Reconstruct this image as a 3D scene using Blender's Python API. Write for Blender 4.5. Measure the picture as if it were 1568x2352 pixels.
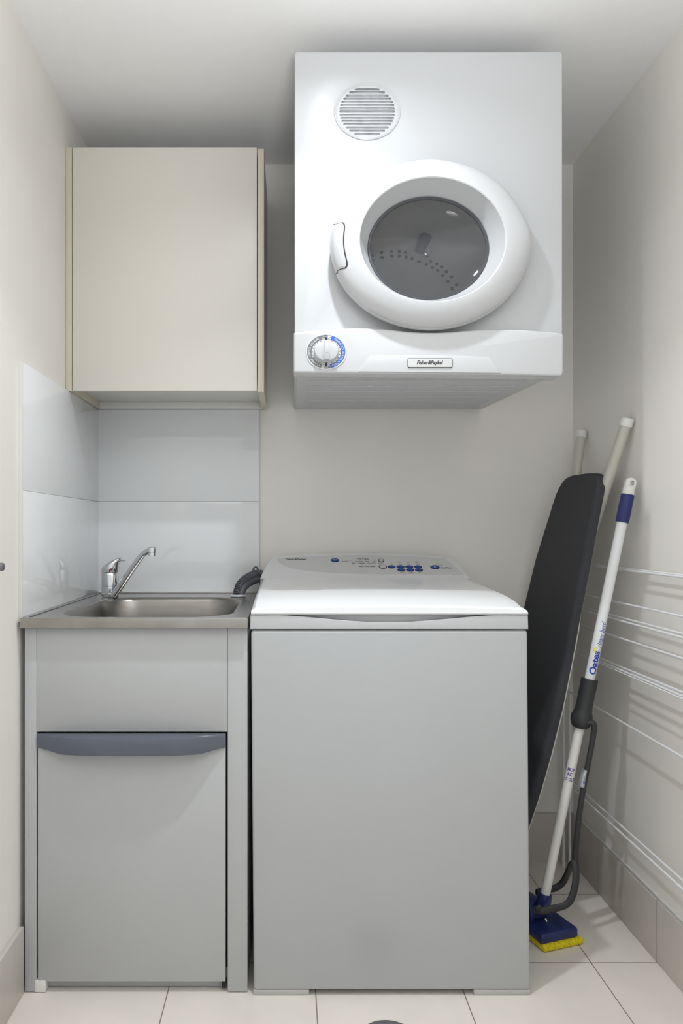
import bpy, bmesh, math, random
from mathutils import Vector, Matrix
random.seed(4)
for o in list(bpy.data.objects): bpy.data.objects.remove(o)
SC = bpy.context.scene
COL = SC.collection
PI = math.pi

# ------------------------------------------------------------------ camera, world, lights
H = 1.092                      # lens height above the floor
F = 1700.0                     # focal length in pixels of the 1568 x 2352 frame
CX, CY = 663.0, 1216.0         # where the straight-ahead direction lands
cam_d = bpy.data.cameras.new('camera'); cam = bpy.data.objects.new('camera', cam_d); COL.objects.link(cam)
cam.location = (0, 0, H); cam.rotation_euler = (PI/2, 0, 0)
cam_d.sensor_fit = 'VERTICAL'; cam_d.sensor_height = 36; cam_d.sensor_width = 36
cam_d.lens = F/2352*36
cam_d.shift_x = (784-CX)/2352; cam_d.shift_y = (CY-1176)/2352
cam_d.clip_start = 0.01
SC.camera = cam

w = bpy.data.worlds.new('ambient_fill'); SC.world = w; w.use_nodes = True  # even ambient fill, added to lift the shade through the open front
bg = w.node_tree.nodes['Background']; bg.inputs[0].default_value = (0.93, 0.97, 1.0, 1); bg.inputs[1].default_value = 0.92

LX, LY, LZ = 0.12, 1.41, 2.285
sp = bpy.data.lights.new('ceiling_downlight', 'SPOT'); spo = bpy.data.objects.new('ceiling_downlight', sp); COL.objects.link(spo)
spo.location = (LX, LY, LZ); sp.energy = 48; sp.color = (0.90, 0.95, 1.0); sp.shadow_soft_size = 0.022
sp.spot_size = math.radians(160); sp.spot_blend = 0.1
sp.use_nodes = True                      # photometric curve of a recessed reflector lamp, strength over cos(angle from its axis)
nt = sp.node_tree; em = nt.nodes['Emission']
tc = nt.nodes.new('ShaderNodeTexCoord'); sx = nt.nodes.new('ShaderNodeSeparateXYZ'); ab = nt.nodes.new('ShaderNodeMath'); ab.operation = 'ABSOLUTE'
rp = nt.nodes.new('ShaderNodeValToRGB'); rp.color_ramp.interpolation = 'LINEAR'
CURVE = ((.29, 0), (.37, .035), (.48, .085), (.62, .15), (.72, .42), (.79, .52), (.88, .71), (.94, .90), (1.0, 1.0))
els = rp.color_ramp.elements
els[0].position, els[0].color = CURVE[0][0], (0, 0, 0, 1)
els[1].position, els[1].color = CURVE[-1][0], (1, 1, 1, 1)
for p_, v_ in CURVE[1:-1]:
    e_ = els.new(p_); e_.color = (v_, v_, v_, 1)
nt.links.new(tc.outputs['Normal'], sx.inputs[0]); nt.links.new(sx.outputs[2], ab.inputs[0]); nt.links.new(ab.outputs[0], rp.inputs[0]); nt.links.new(rp.outputs[0], em.inputs['Strength'])
# added unseen spot aimed upward; its ceiling bounce fills the room
up = bpy.data.lights.new('added_bounce_fill', 'SPOT'); upo = bpy.data.objects.new('added_bounce_fill', up); COL.objects.link(upo)
upo.location = (0.15, 0.15, 1.35); upo.rotation_euler = (math.radians(180-16), 0, 0); up.energy = 130; up.color = (0.98, 0.99, 1.0)
up.shadow_soft_size = 0.12; up.spot_size = math.radians(124); up.spot_blend = 1.0
SC.view_settings.view_transform = 'Standard'; SC.view_settings.look = 'None'
SC.view_settings.exposure = 0.0; SC.view_settings.gamma = 1.0
SC.view_settings.use_curve_mapping = False

# ------------------------------------------------------------------ helpers
def P(px, py, Y):
    return Vector(((px-CX)*Y/F, Y, H-(py-CY)*Y/F))

def mat(name, col, rough=0.5, metal=0.0, spec=0.5, var=0.03, scale=6.0, bump=0.0, bscale=200.0, coat=0.0, stretch=None):
    m = bpy.data.materials.new(name); m.use_nodes = True
    nt = m.node_tree; b = nt.nodes['Principled BSDF']
    b.inputs['Roughness'].default_value = rough; b.inputs['Metallic'].default_value = metal
    b.inputs['Specular IOR Level'].default_value = spec; b.inputs['Coat Weight'].default_value = coat
    b.inputs['Coat Roughness'].default_value = 0.05
    tc = nt.nodes.new('ShaderNodeTexCoord')
    n = nt.nodes.new('ShaderNodeTexNoise'); n.inputs['Scale'].default_value = scale; n.inputs['Detail'].default_value = 3
    src = tc.outputs['Object']
    if stretch:
        mp = nt.nodes.new('ShaderNodeMapping'); mp.inputs['Scale'].default_value = stretch
        nt.links.new(src, mp.inputs[0]); src = mp.outputs[0]
    nt.links.new(src, n.inputs['Vector'])
    cr = nt.nodes.new('ShaderNodeValToRGB'); e = cr.color_ramp.elements
    e[0].position = 0.3; e[1].position = 0.7
    e[0].color = (*[max(0, c*(1-var)) for c in col], 1); e[1].color = (*[min(1, c*(1+var)) for c in col], 1)
    nt.links.new(n.outputs['Fac'], cr.inputs[0]); nt.links.new(cr.outputs[0], b.inputs['Base Color'])
    if bump > 0:
        n2 = nt.nodes.new('ShaderNodeTexNoise'); n2.inputs['Scale'].default_value = bscale; n2.inputs['Detail'].default_value = 2
        nt.links.new(src, n2.inputs['Vector'])
        bp = nt.nodes.new('ShaderNodeBump'); bp.inputs['Strength'].default_value = bump; bp.inputs['Distance'].default_value = 0.002
        nt.links.new(n2.outputs['Fac'], bp.inputs['Height']); nt.links.new(bp.outputs[0], b.inputs['Normal'])
    return m

def world_loc(o):
    v = Vector((0, 0, 0))
    while o is not None:
        v = v + o.location; o = o.parent
    return v

def link(name, me, m, parent=None, smooth=True, angle=35, label=None):
    """me: mesh in world coordinates"""
    o = bpy.data.objects.new(name, me); COL.objects.link(o)
    if parent is not None:
        o.parent = parent; me.transform(Matrix.Translation(-world_loc(parent)))
    if m is not None:
        me.materials.clear(); me.materials.append(m)
    if smooth:
        for p in me.polygons: p.use_smooth = True
        try: me.set_sharp_from_angle(angle=math.radians(angle))
        except Exception: pass
    if label: o['label'] = label
    return o

def from_bm(bm, name):
    bmesh.ops.recalc_face_normals(bm, faces=bm.faces)
    me = bpy.data.meshes.new(name); bm.to_mesh(me); bm.free(); return me

def pydata(name, verts, faces):
    bm = bmesh.new()
    vs = [bm.verts.new(v) for v in verts]
    for f in faces:
        try: bm.faces.new([vs[i] for i in f])
        except ValueError: pass
    bmesh.ops.remove_doubles(bm, verts=bm.verts, dist=1e-6)
    return from_bm(bm, name)

def add_box(bm, x0, x1, y0, y1, z0, z1, bev=0.0, seg=2):
    b2 = bmesh.new()
    r = bmesh.ops.create_cube(b2, size=1)
    for v in b2.verts:
        v.co = Vector(((x0+x1)/2+v.co.x*(x1-x0), (y0+y1)/2+v.co.y*(y1-y0), (z0+z1)/2+v.co.z*(z1-z0)))
    if bev > 0:
        bmesh.ops.bevel(b2, geom=list(b2.edges), offset=bev, segments=seg, affect='EDGES', profile=0.5)
    tmp = bpy.data.meshes.new('tmp'); b2.to_mesh(tmp); b2.free(); bm.from_mesh(tmp); bpy.data.meshes.remove(tmp)

def box(name, x0, x1, y0, y1, z0, z1, m, parent=None, bev=0.0015, seg=2, label=None):
    bm = bmesh.new(); add_box(bm, x0, x1, y0, y1, z0, z1, bev, seg)
    return link(name, from_bm(bm, name), m, parent, label=label)

def boxes(name, lst, m, parent=None, bev=0.001):
    bm = bmesh.new()
    for b in lst: add_box(bm, *b, bev)
    return link(name, from_bm(bm, name), m, parent)

def catmull(pts, n=8):
    pts = [Vector(p) for p in pts]
    if len(pts) < 3: return pts
    out = []
    Q = [pts[0]*2-pts[1]] + pts + [pts[-1]*2-pts[-2]]
    for i in range(1, len(Q)-2):
        a, b, c, d = Q[i-1], Q[i], Q[i+1], Q[i+2]
        for k in range(n):
            t = k/n
            out.append(0.5*((2*b)+(c-a)*t+(2*a-5*b+4*c-d)*t*t+(3*b-a-3*c+d)*t**3))
    out.append(pts[-1]); return out

def tube_mesh(name, pts, r, seg=16, ref=(0, 1, 0), flat=1.0, caps=True):
    """r: number or list; flat: radius ratio along the ref direction"""
    pts = [Vector(p) for p in pts]; n = len(pts)
    rs = r if isinstance(r, (list, tuple)) else [r]*n
    fl = flat if isinstance(flat, (list, tuple)) else [flat]*n
    ref = Vector(ref); V = []; Fc = []
    for i, p in enumerate(pts):
        t = (pts[min(i+1, n-1)]-pts[max(i-1, 0)]).normalized()
        s = t.cross(ref)
        if s.length < 1e-4: s = t.cross(Vector((1, 0.01, 0)))
        s.normalize(); u = s.cross(t).normalized()
        for k in range(seg):
            a = 2*PI*k/seg
            V.append(p + s*math.cos(a)*rs[i] + u*math.sin(a)*rs[i]*fl[i])
    for i in range(n-1):
        for k in range(seg):
            k2 = (k+1) % seg
            Fc.append((i*seg+k, i*seg+k2, (i+1)*seg+k2, (i+1)*seg+k))
    if caps:
        Fc.append(tuple(range(seg))[::-1]); Fc.append(tuple((n-1)*seg+k for k in range(seg)))
    return pydata(name, V, Fc)

def tube(name, pts, r, m, parent=None, seg=16, ref=(0, 1, 0), flat=1.0, label=None, smooth_n=0):
    if smooth_n:
        pts = catmull(pts, smooth_n)
    return link(name, tube_mesh(name, pts, r, seg, ref, flat), m, parent, label=label)

def loft(name, rings, m, parent=None, closed_ring=True, cap0=False, cap1=False, angle=35, label=None):
    """rings: lists of equal length of points"""
    n = len(rings[0]); V = [Vector(p) for r in rings for p in r]; Fc = []
    for i in range(len(rings)-1):
        for k in range(n if closed_ring else n-1):
            k2 = (k+1) % n
            Fc.append((i*n+k, i*n+k2, (i+1)*n+k2, (i+1)*n+k))
    if cap0: Fc.append(tuple(range(n))[::-1])
    if cap1: Fc.append(tuple((len(rings)-1)*n+k for k in range(n)))
    return link(name, pydata(name, V, Fc), m, parent, angle=angle, label=label)

def plate_mesh(outlines, thick, bev=0.0, to_world=None):
    """filled 2D outlines (first = outer, others = holes); outlines in (u, v); to_world(u, v, w)"""
    cu = bpy.data.curves.new('tmpc', 'CURVE'); cu.dimensions = '2D'; cu.fill_mode = 'BOTH'
    cu.extrude = max(thick/2-bev, 1e-5); cu.bevel_depth = bev; cu.bevel_resolution = 2
    if bev > 0: cu.offset = -bev
    for ol in outlines:
        s = cu.splines.new('POLY'); s.points.add(len(ol)-1)
        for p, q in zip(s.points, ol): p.co = (q[0], q[1], 0, 1)
        s.use_cyclic_u = True
    o = bpy.data.objects.new('tmpo', cu); COL.objects.link(o)
    dg = bpy.context.evaluated_depsgraph_get(); dg.update()
    me = bpy.data.meshes.new_from_object(o.evaluated_get(dg))
    bpy.data.objects.remove(o); bpy.data.curves.remove(cu)
    bm = bmesh.new(); bm.from_mesh(me); bpy.data.meshes.remove(me)
    bmesh.ops.remove_doubles(bm, verts=bm.verts, dist=1e-6)
    for v in bm.verts: v.co = to_world(v.co.x, v.co.y, v.co.z)
    return from_bm(bm, 'plate')

def xz_plate(name, outlines, yf, yb, m, parent=None, bev=0.0, label=None):
    yc = (yf+yb)/2
    me = plate_mesh(outlines, yb-yf, bev, lambda u, v, q: Vector((u, yc+q, v)))
    return link(name, me, m, parent, angle=40, label=label)

def xy_plate(name, outlines, z0, z1, m, parent=None, bev=0.0):
    zc = (z0+z1)/2
    me = plate_mesh(outlines, z1-z0, bev, lambda u, v, q: Vector((u, v, zc+q)))
    return link(name, me, m, parent, angle=40)

def ell(cx, cz, a, b, n=64, a0=0, a1=2*PI):
    return [(cx+a*math.cos(a0+(a1-a0)*k/n), cz+b*math.sin(a0+(a1-a0)*k/n)) for k in range(n)]

def rrect(x0, x1, z0, z1, r, n=6, ratio=1.0):
    out = []
    for (cx, cz, a) in ((x1-r, z1-r*ratio, 0), (x0+r, z1-r*ratio, PI/2), (x0+r, z0+r*ratio, PI), (x1-r, z0+r*ratio, 3*PI/2)):
        for k in range(n+1):
            t = a+PI/2*k/n; out.append((cx+r*math.cos(t), cz+r*ratio*math.sin(t)))
    return out

def text_mesh(body, width=None, height=None, shear=0.0, bold=0.0, thick=0.0004, resol=3):
    cu = bpy.data.curves.new('tmpt', 'FONT'); cu.body = body; cu.size = 1.0; cu.shear = shear; cu.offset = bold
    cu.resolution_u = resol; cu.extrude = 0.0
    o = bpy.data.objects.new('tmpt', cu); COL.objects.link(o)
    dg = bpy.context.evaluated_depsgraph_get(); dg.update()
    me = bpy.data.meshes.new_from_object(o.evaluated_get(dg))
    bpy.data.objects.remove(o); bpy.data.curves.remove(cu)
    bm = bmesh.new(); bm.from_mesh(me); bpy.data.meshes.remove(me)
    bmesh.ops.remove_doubles(bm, verts=bm.verts, dist=1e-5)
    xs = [v.co.x for v in bm.verts]; ys = [v.co.y for v in bm.verts]
    cx, cy = (min(xs)+max(xs))/2, (min(ys)+max(ys))/2
    ww, hh = max(xs)-min(xs), max(ys)-min(ys)
    sx = width/ww if width else None; sy = height/hh if height else None
    if sx is None: sx = sy
    if sy is None: sy = sx
    for v in bm.verts: v.co = Vector(((v.co.x-cx)*sx, (v.co.y-cy)*sy, 0))
    return bm

def add_text(bm, body, O, ex, ez, off=0.0003, wrap=None, **k):
    """flat lettering centred at O; wrap = function(x, y) -> point for curved surfaces"""
    ex, ez = Vector(ex).normalized(), Vector(ez).normalized(); n = ex.cross(ez).normalized()
    b = text_mesh(body, **k)
    if wrap:
        ys_ = [v.co.y for v in b.verts]; xs_ = [v.co.x for v in b.verts]
        for q_ in range(1, 14):
            for co, no in (((0, min(ys_)+(max(ys_)-min(ys_))*q_/14, 0), (0, 1, 0)), ((min(xs_)+(max(xs_)-min(xs_))*q_/14, 0, 0), (1, 0, 0))):
                bmesh.ops.bisect_plane(b, geom=list(b.verts)+list(b.edges)+list(b.faces), plane_co=co, plane_no=no, dist=1e-7)
    mp = {}
    for v in b.verts:
        mp[v] = bm.verts.new(wrap(v.co.x, v.co.y) if wrap else Vector(O)+ex*v.co.x+ez*v.co.y+n*off)
    for f in b.faces:
        try: bm.faces.new([mp[v] for v in f.verts])
        except ValueError: pass
    b.free()

def finish(bm, name, m, parent, label=None):
    me = bpy.data.meshes.new(name); bm.to_mesh(me); bm.free()
    return link(name, me, m, parent, smooth=False, label=label)

def thing(name, label, cat, loc, group=None):
    o = bpy.data.objects.new(name, None); o.empty_display_size = 0.1; COL.objects.link(o); o.location = loc
    o['label'] = label; o['category'] = cat
    if group: o['group'] = group
    return o
def tag(o, label, cat, group=None):
    o['label'] = label; o['category'] = cat
    if group: o['group'] = group
    return o
def struct(o, label=None):
    o['kind'] = 'structure'
    if label: o['label'] = label
    return o

# ------------------------------------------------------------------ materials
M_wall = mat('beige_wall_paint', (0.875, 0.848, 0.797), 0.55, var=0.01, bump=0.06, bscale=350)
M_ceil = mat('white_ceiling_paint', (0.88, 0.88, 0.88), 0.8, var=0.01, bump=0.08, bscale=250)
M_splash = mat('gloss_white_tile', (0.86, 0.875, 0.89), 0.035, spec=0.7, var=0.01)
M_splash_edge = mat('cream_tile_edge', (0.72, 0.70, 0.66), 0.5)
M_lam = mat('beige_laminate', (0.73, 0.695, 0.635), 0.35, var=0.008, bump=0.05, bscale=600)
M_lam_edge = mat('tan_edge_banding', (0.66, 0.60, 0.49), 0.4, var=0.02)
M_lam_under = mat('white_board', (0.80, 0.79, 0.76), 0.4)
M_cab = mat('pale_grey_cabinet', (0.475, 0.487, 0.494), 0.35, var=0.012, bump=0.03, bscale=700)
M_gap = mat('black_gap', (0.02, 0.02, 0.02), 0.8)
M_handle = mat('slate_blue_plastic', (0.11, 0.125, 0.16), 0.38, var=0.05, scale=20)
M_basin = mat('shaded_steel_bowl', (0.30, 0.285, 0.265), 0.33, 1.0, var=0.06, scale=30, bump=0.05, bscale=300, stretch=(0.2, 4, 4))  # same steel as the top, darkened to paint in the bowl's shade
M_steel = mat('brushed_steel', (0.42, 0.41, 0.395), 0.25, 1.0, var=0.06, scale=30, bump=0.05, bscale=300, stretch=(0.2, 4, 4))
M_steel_front = mat('worn_steel_edge', (0.38, 0.36, 0.33), 0.34, 1.0, var=0.14, scale=9, stretch=(1, 1, 1))
M_chrome = mat('chrome', (0.72, 0.73, 0.75), 0.06, 1.0, var=0.01)
M_red = mat('red_dot', (0.4, 0.03, 0.02), 0.4)
M_bluedot = mat('blue_dot', (0.02, 0.05, 0.3), 0.4)
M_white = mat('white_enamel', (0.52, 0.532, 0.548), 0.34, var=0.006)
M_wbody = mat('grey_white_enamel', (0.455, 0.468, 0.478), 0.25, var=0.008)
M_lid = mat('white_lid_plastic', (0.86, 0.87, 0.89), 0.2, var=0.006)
M_whitep = mat('white_plastic', (0.55, 0.56, 0.575), 0.2, var=0.006)
M_console = mat('console_plastic', (0.70, 0.71, 0.72), 0.35, var=0.006)
M_panel = mat('grey_control_panel', (0.60, 0.605, 0.60), 0.35, var=0.01)
M_foot = mat('grey_plastic_foot', (0.50, 0.49, 0.48), 0.5)
M_print = mat('dark_print', (0.025, 0.027, 0.035), 0.5)
M_bluebtn = mat('blue_button', (0.015, 0.07, 0.34), 0.3)
M_bluelab = mat('blue_dial_band', (0.02, 0.13, 0.62), 0.35)
M_greylab = mat('grey_dial_band', (0.16, 0.16, 0.17), 0.4)
M_dialring = mat('pale_dial_ring', (0.62, 0.63, 0.65), 0.4)
M_plate = mat('badge_plate', (0.60, 0.61, 0.60), 0.3)
M_slot = mat('vent_inside', (0.40, 0.41, 0.43), 0.6, var=0.2, scale=40)
M_drum = mat('drum_metal', (0.74, 0.72, 0.68), 0.45, 0.0, var=0.05)
M_hole = mat('drum_hole', (0.012, 0.012, 0.012), 0.9)
M_seal = mat('dark_grey_seal', (0.07, 0.075, 0.085), 0.35)
M_hose = mat('grey_hose', (0.085, 0.09, 0.105), 0.45, var=0.1, scale=30)
M_darkp = mat('dark_grey_plastic', (0.028, 0.029, 0.031), 0.5, var=0.1)
M_cover = mat('charcoal_fabric', (0.043, 0.044, 0.049), 0.85, var=0.25, scale=500, bump=0.35, bscale=900)
M_cream = mat('cream_metal', (0.58, 0.56, 0.50), 0.4)
M_tubeb = mat('beige_enamel_tube', (0.56, 0.545, 0.48), 0.3)
M_capw = mat('white_end_cap', (0.80, 0.80, 0.76), 0.4)
M_pole = mat('white_pole', (0.80, 0.81, 0.82), 0.3)
M_polel = mat('cream_white_pole', (0.76, 0.75, 0.70), 0.3)
M_navy = mat('navy_plastic', (0.018, 0.03, 0.16), 0.4, var=0.1)
M_navyhead = mat('navy_mop_plastic', (0.012, 0.025, 0.12), 0.35, var=0.25, scale=40)
M_sponge = mat('yellow_sponge', (0.72, 0.60, 0.01), 0.9, var=0.25, scale=150, bump=1.0, bscale=160)
M_blueprint = mat('blue_print', (0.01, 0.05, 0.40), 0.5)
M_yelprint = mat('yellow_print', (0.85, 0.75, 0.02), 0.5)
M_purple = mat('purple_print', (0.09, 0.02, 0.28), 0.5)
M_silverlab = mat('silver_label', (0.45, 0.47, 0.50), 0.3, 0.6, var=0.3, scale=60)
M_wire = mat('white_coated_wire', (0.82, 0.83, 0.85), 0.3)
M_caulk = mat('white_sealant', (0.80, 0.80, 0.78), 0.5)
M_drain = mat('grey_drain_metal', (0.20, 0.20, 0.21), 0.4, 0.6)

def glass_mat():
    m = bpy.data.materials.new('tinted_door_glass'); m.use_nodes = True; nt = m.node_tree
    nt.nodes.clear(); out = nt.nodes.new('ShaderNodeOutputMaterial')
    tr = nt.nodes.new('ShaderNodeBsdfTransparent'); tr.inputs[0].default_value = (0.90, 0.91, 0.93, 1)
    pb = nt.nodes.new('ShaderNodeBsdfPrincipled'); pb.inputs['Base Color'].default_value = (0.16, 0.165, 0.18, 1)
    pb.inputs['Roughness'].default_value = 0.07; pb.inputs['Specular IOR Level'].default_value = 0.6
    mx = nt.nodes.new('ShaderNodeMixShader'); mx.inputs[0].default_value = 0.42
    n = nt.nodes.new('ShaderNodeTexNoise'); n.inputs['Scale'].default_value = 5
    mr = nt.nodes.new('ShaderNodeMapRange'); mr.inputs[3].default_value = 0.20; mr.inputs[4].default_value = 0.32
    tc = nt.nodes.new('ShaderNodeTexCoord'); nt.links.new(tc.outputs['Object'], n.inputs['Vector'])
    nt.links.new(n.outputs['Fac'], mr.inputs[0]); nt.links.new(mr.outputs[0], mx.inputs[0])
    nt.links.new(tr.outputs[0], mx.inputs[1]); nt.links.new(pb.outputs[0], mx.inputs[2]); nt.links.new(mx.outputs[0], out.inputs[0])
    return m
M_glass = glass_mat()

def tile_mat(name, col, grout, pitch, ox, oy, axes, gw=0.0026, rough=0.4):
    m = bpy.data.materials.new(name); m.use_nodes = True; nt = m.node_tree; b = nt.nodes['Principled BSDF']
    N, L = nt.nodes.new, nt.links.new
    g = N('ShaderNodeTexCoord'); sx = N('ShaderNodeSeparateXYZ'); L(g.outputs['Object'], sx.inputs[0])
    fac = None
    for ax, o in zip(axes, (ox, oy)):
        a = N('ShaderNodeMath'); a.operation = 'SUBTRACT'; L(sx.outputs[ax], a.inputs[0]); a.inputs[1].default_value = o-pitch/2
        d = N('ShaderNodeMath'); d.operation = 'FLOORED_MODULO'; L(a.outputs[0], d.inputs[0]); d.inputs[1].default_value = pitch
        s = N('ShaderNodeMath'); s.operation = 'SUBTRACT'; L(d.outputs[0], s.inputs[0]); s.inputs[1].default_value = pitch/2
        ab = N('ShaderNodeMath'); ab.operation = 'ABSOLUTE'; L(s.outputs[0], ab.inputs[0])
        c = N('ShaderNodeMath'); c.operation = 'LESS_THAN'; L(ab.outputs[0], c.inputs[0]); c.inputs[1].default_value = gw/2
        if fac is None: fac = c
        else:
            mx = N('ShaderNodeMath'); mx.operation = 'MAXIMUM'; L(fac.outputs[0], mx.inputs[0]); L(c.outputs[0], mx.inputs[1]); fac = mx
    n = N('ShaderNodeTexNoise'); n.inputs['Scale'].default_value = 7; n.inputs['Detail'].default_value = 5; L(g.outputs['Object'], n.inputs['Vector'])
    cr = N('ShaderNodeValToRGB'); e = cr.color_ramp.elements
    e[0].position = .3; e[1].position = .7
    e[0].color = (*[c*0.95 for c in col], 1); e[1].color = (*[min(1, c*1.04) for c in col], 1); L(n.outputs['Fac'], cr.inputs[0])
    mc = N('ShaderNodeMix'); mc.data_type = 'RGBA'; L(fac.outputs[0], mc.inputs[0]); L(cr.outputs[0], mc.inputs[6]); mc.inputs[7].default_value = (*grout, 1)
    L(mc.outputs[2], b.inputs['Base Color']); b.inputs['Roughness'].default_value = rough
    bp = N('ShaderNodeBump'); bp.invert = True; bp.inputs['Strength'].default_value = 0.5; bp.inputs['Distance'].default_value = 0.002
    L(fac.outputs[0], bp.inputs['Height']); L(bp.outputs[0], b.inputs['Normal'])
    return m
PITCH, GX, GY = 0.349, 0.0635, 1.866
M_floor = tile_mat('beige_floor_tile', (0.80, 0.745, 0.685), (0.24, 0.20, 0.18), PITCH, GX, GY, (0, 1), rough=0.3)
M_skirt_r = tile_mat('skirting_tile_right', (0.66, 0.615, 0.56), (0.25, 0.23, 0.2), PITCH, GY, GY, (1, 1), rough=0.35, gw=0.002)
M_skirt_b = tile_mat('skirting_tile_back', (0.66, 0.615, 0.56), (0.25, 0.23, 0.2), PITCH, GX, GX, (0, 0), rough=0.35, gw=0.002)

# ------------------------------------------------------------------ setting
XL, XR, YB, ZC = -0.636, 0.937, 2.4425, 2.297
Y0 = -0.35
struct(box('floor', XL-.1, XR+.1, Y0, YB+.1, -0.1, 0, M_floor, bev=0))
struct(box('ceiling', XL-.1, XR+.1, Y0, YB+.1, ZC, ZC+.1, M_ceil, bev=0))
struct(box('wall_left', XL-.1, XL, Y0, YB, 0, ZC, M_wall, bev=0))
struct(box('wall_right', XR, XR+.1, Y0, YB, 0, ZC, M_wall, bev=0))
struct(box('wall_back', XL, XR, YB, YB+.1, 0, ZC, M_wall, bev=0))
SK = 0.158
struct(box('baseboard_right', XR-.010, XR, Y0, YB, 0, SK, M_skirt_r, bev=0.001))
struct(box('baseboard_back', 0.54, XR-.010, YB-.010, YB, 0, SK, M_skirt_b, bev=0.001))
struct(box('baseboard_left', XL, XL+.013, Y0, 1.742, 0, SK, M_skirt_r, bev=0.001))
struct(box('trim_1', XR-.007, XR, Y0, YB-.010, SK, SK+.007, M_caulk, bev=0.002))
# gloss tile splashbacks, each two courses
ZS0, ZS1, ZJ = 0.875, 1.486, 1.184
def splash(name, x0, x1, y0, y1):
    bm = bmesh.new()
    add_box(bm, x0, x1, y0, y1, ZS0, ZJ-.0003, .0004); add_box(bm, x0, x1, y0, y1, ZJ+.0003, ZS1, .0004)
    return link(name, from_bm(bm, name), M_splash)
struct(splash('trim_2', XL, -0.099, YB-.010, YB))
struct(splash('trim_3', XL, XL+.010, 1.742, YB-.010))
struct(boxes('trim_4', [(XL, XL+.0105, 1.739, 1.742, ZS0, ZS1)], M_splash_edge, bev=0.0005))
struct(boxes('trim_5', [(-0.099, -0.0965, YB-.0102, YB, ZS0, ZS1)], M_caulk, bev=0.0005))

# ------------------------------------------------------------------ wall cabinet
wy = 2.107
wc = thing('wall_cabinet', 'beige laminate wall cabinet with one plain door hung above the sink', 'cabinet', (-0.355, 2.27, 1.486))
zt, zb = H+1.088, H+0.394
xl0, xl1 = -0.6355, -0.6175; xr0, xr1 = -0.0885, -0.0706
box('side_panel', xl0, xl1, wy, YB-.0105, zb+.001, zt+.001, M_lam_edge, wc, .0008)
box('side_panel', xr0, xr1, wy, YB-.0105, zb-.002, zt-.004, M_lam_edge, wc, .0008)
box('door', xl1+.0022, xr0-.0022, wy-.001, wy+.017, zb+.001, zt, M_lam, wc, .0012)
box('bottom_panel', xl1, xr0, wy+.019, YB-.0105, zb+.022, zb+.038, M_lam_under, wc, .0008)
box('top_panel', xl1, xr0, wy+.019, YB-.0105, zt-.018, zt-.002, M_lam_under, wc, .0008)
box('back_rail', xl1, xr0, YB-.027, YB-.0105, zb+.001, zb+.0215, M_lam_under, wc, .0008)
box('back_panel', xl1, xr0, YB-.016, YB-.0108, zb+.039, zt-.019, M_lam_under, wc, .0004)

# ------------------------------------------------------------------ laundry cabinet
cy = 1.745
lc = thing('laundry_cabinet', 'pale grey laundry cabinet on the floor carrying the steel sink', 'cabinet', (-0.365, 2.05, 0))
ztop = H-0.2318
xs0, xs1, xs2, xs3 = XL+.0135, -0.594, -0.1446, -0.0975
for x_ in (xs0, xs3-.016): box('side_panel', x_, x_+.016, cy+.017, YB-.03, 0.0, ztop, M_cab, lc, .0006)
box('stile', xs0, xs1-.0007, cy, cy+.016, 0.002, ztop, M_cab, lc, .0008)
box('stile', xs2+.0007, xs3, cy, cy+.016, 0.002, ztop, M_cab, lc, .0008)
zfix = P(0, 1681, cy).z
box('fascia_panel', xs1, xs2, cy+.0004, cy+.016, zfix, ztop, M_cab, lc, .0008, label='fixed upper panel above the door')
z_d1, z_d0 = P(0, 1686, cy).z, P(0, 2254, cy).z
dr = box('door', xs1+.0024, xs2-.0045, cy-.001, cy+.016, z_d0, z_d1, M_cab, lc, .002)
for x_ in (xs1-.01, xs2-.012): box('gap_shade_strip', x_, x_+.022, cy+.018, cy+.03, .05, zfix+.02, M_gap, lc, .0004)  # black strips behind the door gaps, standing in for their shade
box('kick_board', xs1+.01, xs2, cy+.022, cy+.036, 0.001, .06, M_cab, lc, .0006)
box('hinge_block', P(80, 0, cy).x, P(105, 0, cy).x, cy-.002, cy+.03, .001, P(0, 2251, cy).z, M_capw, lc, .002, label='small white plastic hinge block')
box('hinge_bracket', P(509, 0, cy).x, P(519, 0, cy).x, cy+.004, cy+.03, .008, .024, M_gap, lc, .001, label='small black bracket')
# bowed pull handle along the door's top edge
rings = []
hx0, hx1 = P(87, 0, cy).x, P(518, 0, cy).x
N = 40
for i in range(N+1):
    u = -1+2*i/N; x = (hx0+hx1)/2+u*(hx1-hx0)/2
    k = max(0.0, 1-(abs(u)/1.0)**2.6); k = k*k*(3-2*k)*0.5+k*0.5
    p = .006+.036*k
    zt_ = P(0, 1684.5, cy).z; zb_ = P(0, 1715.5+(10.5*min(1, k*1.7)), cy).z
    yb_ = cy-.0012
    rings.append([(x, yb_, zt_), (x, cy-p*.86, zt_), (x, cy-p*.97, zt_-.002), (x, cy-p, zt_-.006),
                  (x, cy-p*.99, (zt_+zb_)/2), (x, cy-p*.93, zb_+.003), (x, cy-p*.85, zb_), (x, yb_, zb_+.004)])
loft('handle', rings, M_handle, dr, True, True, True, label='slate blue bowed pull handle')

# ------------------------------------------------------------------ sink
zs = H-0.207
sk = thing('laundry_sink', 'stainless steel laundry sink with rounded bowl set on the grey cabinet', 'sink', (-0.365, 2.05, ztop))
sx0, sx1, sy0, sy1 = XL+.0112, -0.0955, 1.728, YB-.0112
bx0, bx1, by0, by1 = -0.563, -0.135, 1.762, 2.278
outer = rrect(sx0, sx1, sy0, sy1, .006)
hole = rrect(bx0, bx1, by0, by1, .105, 14)
top = xy_plate('sink_top', [outer, hole], zs-.0035, zs-.0015, M_steel, sk)
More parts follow.
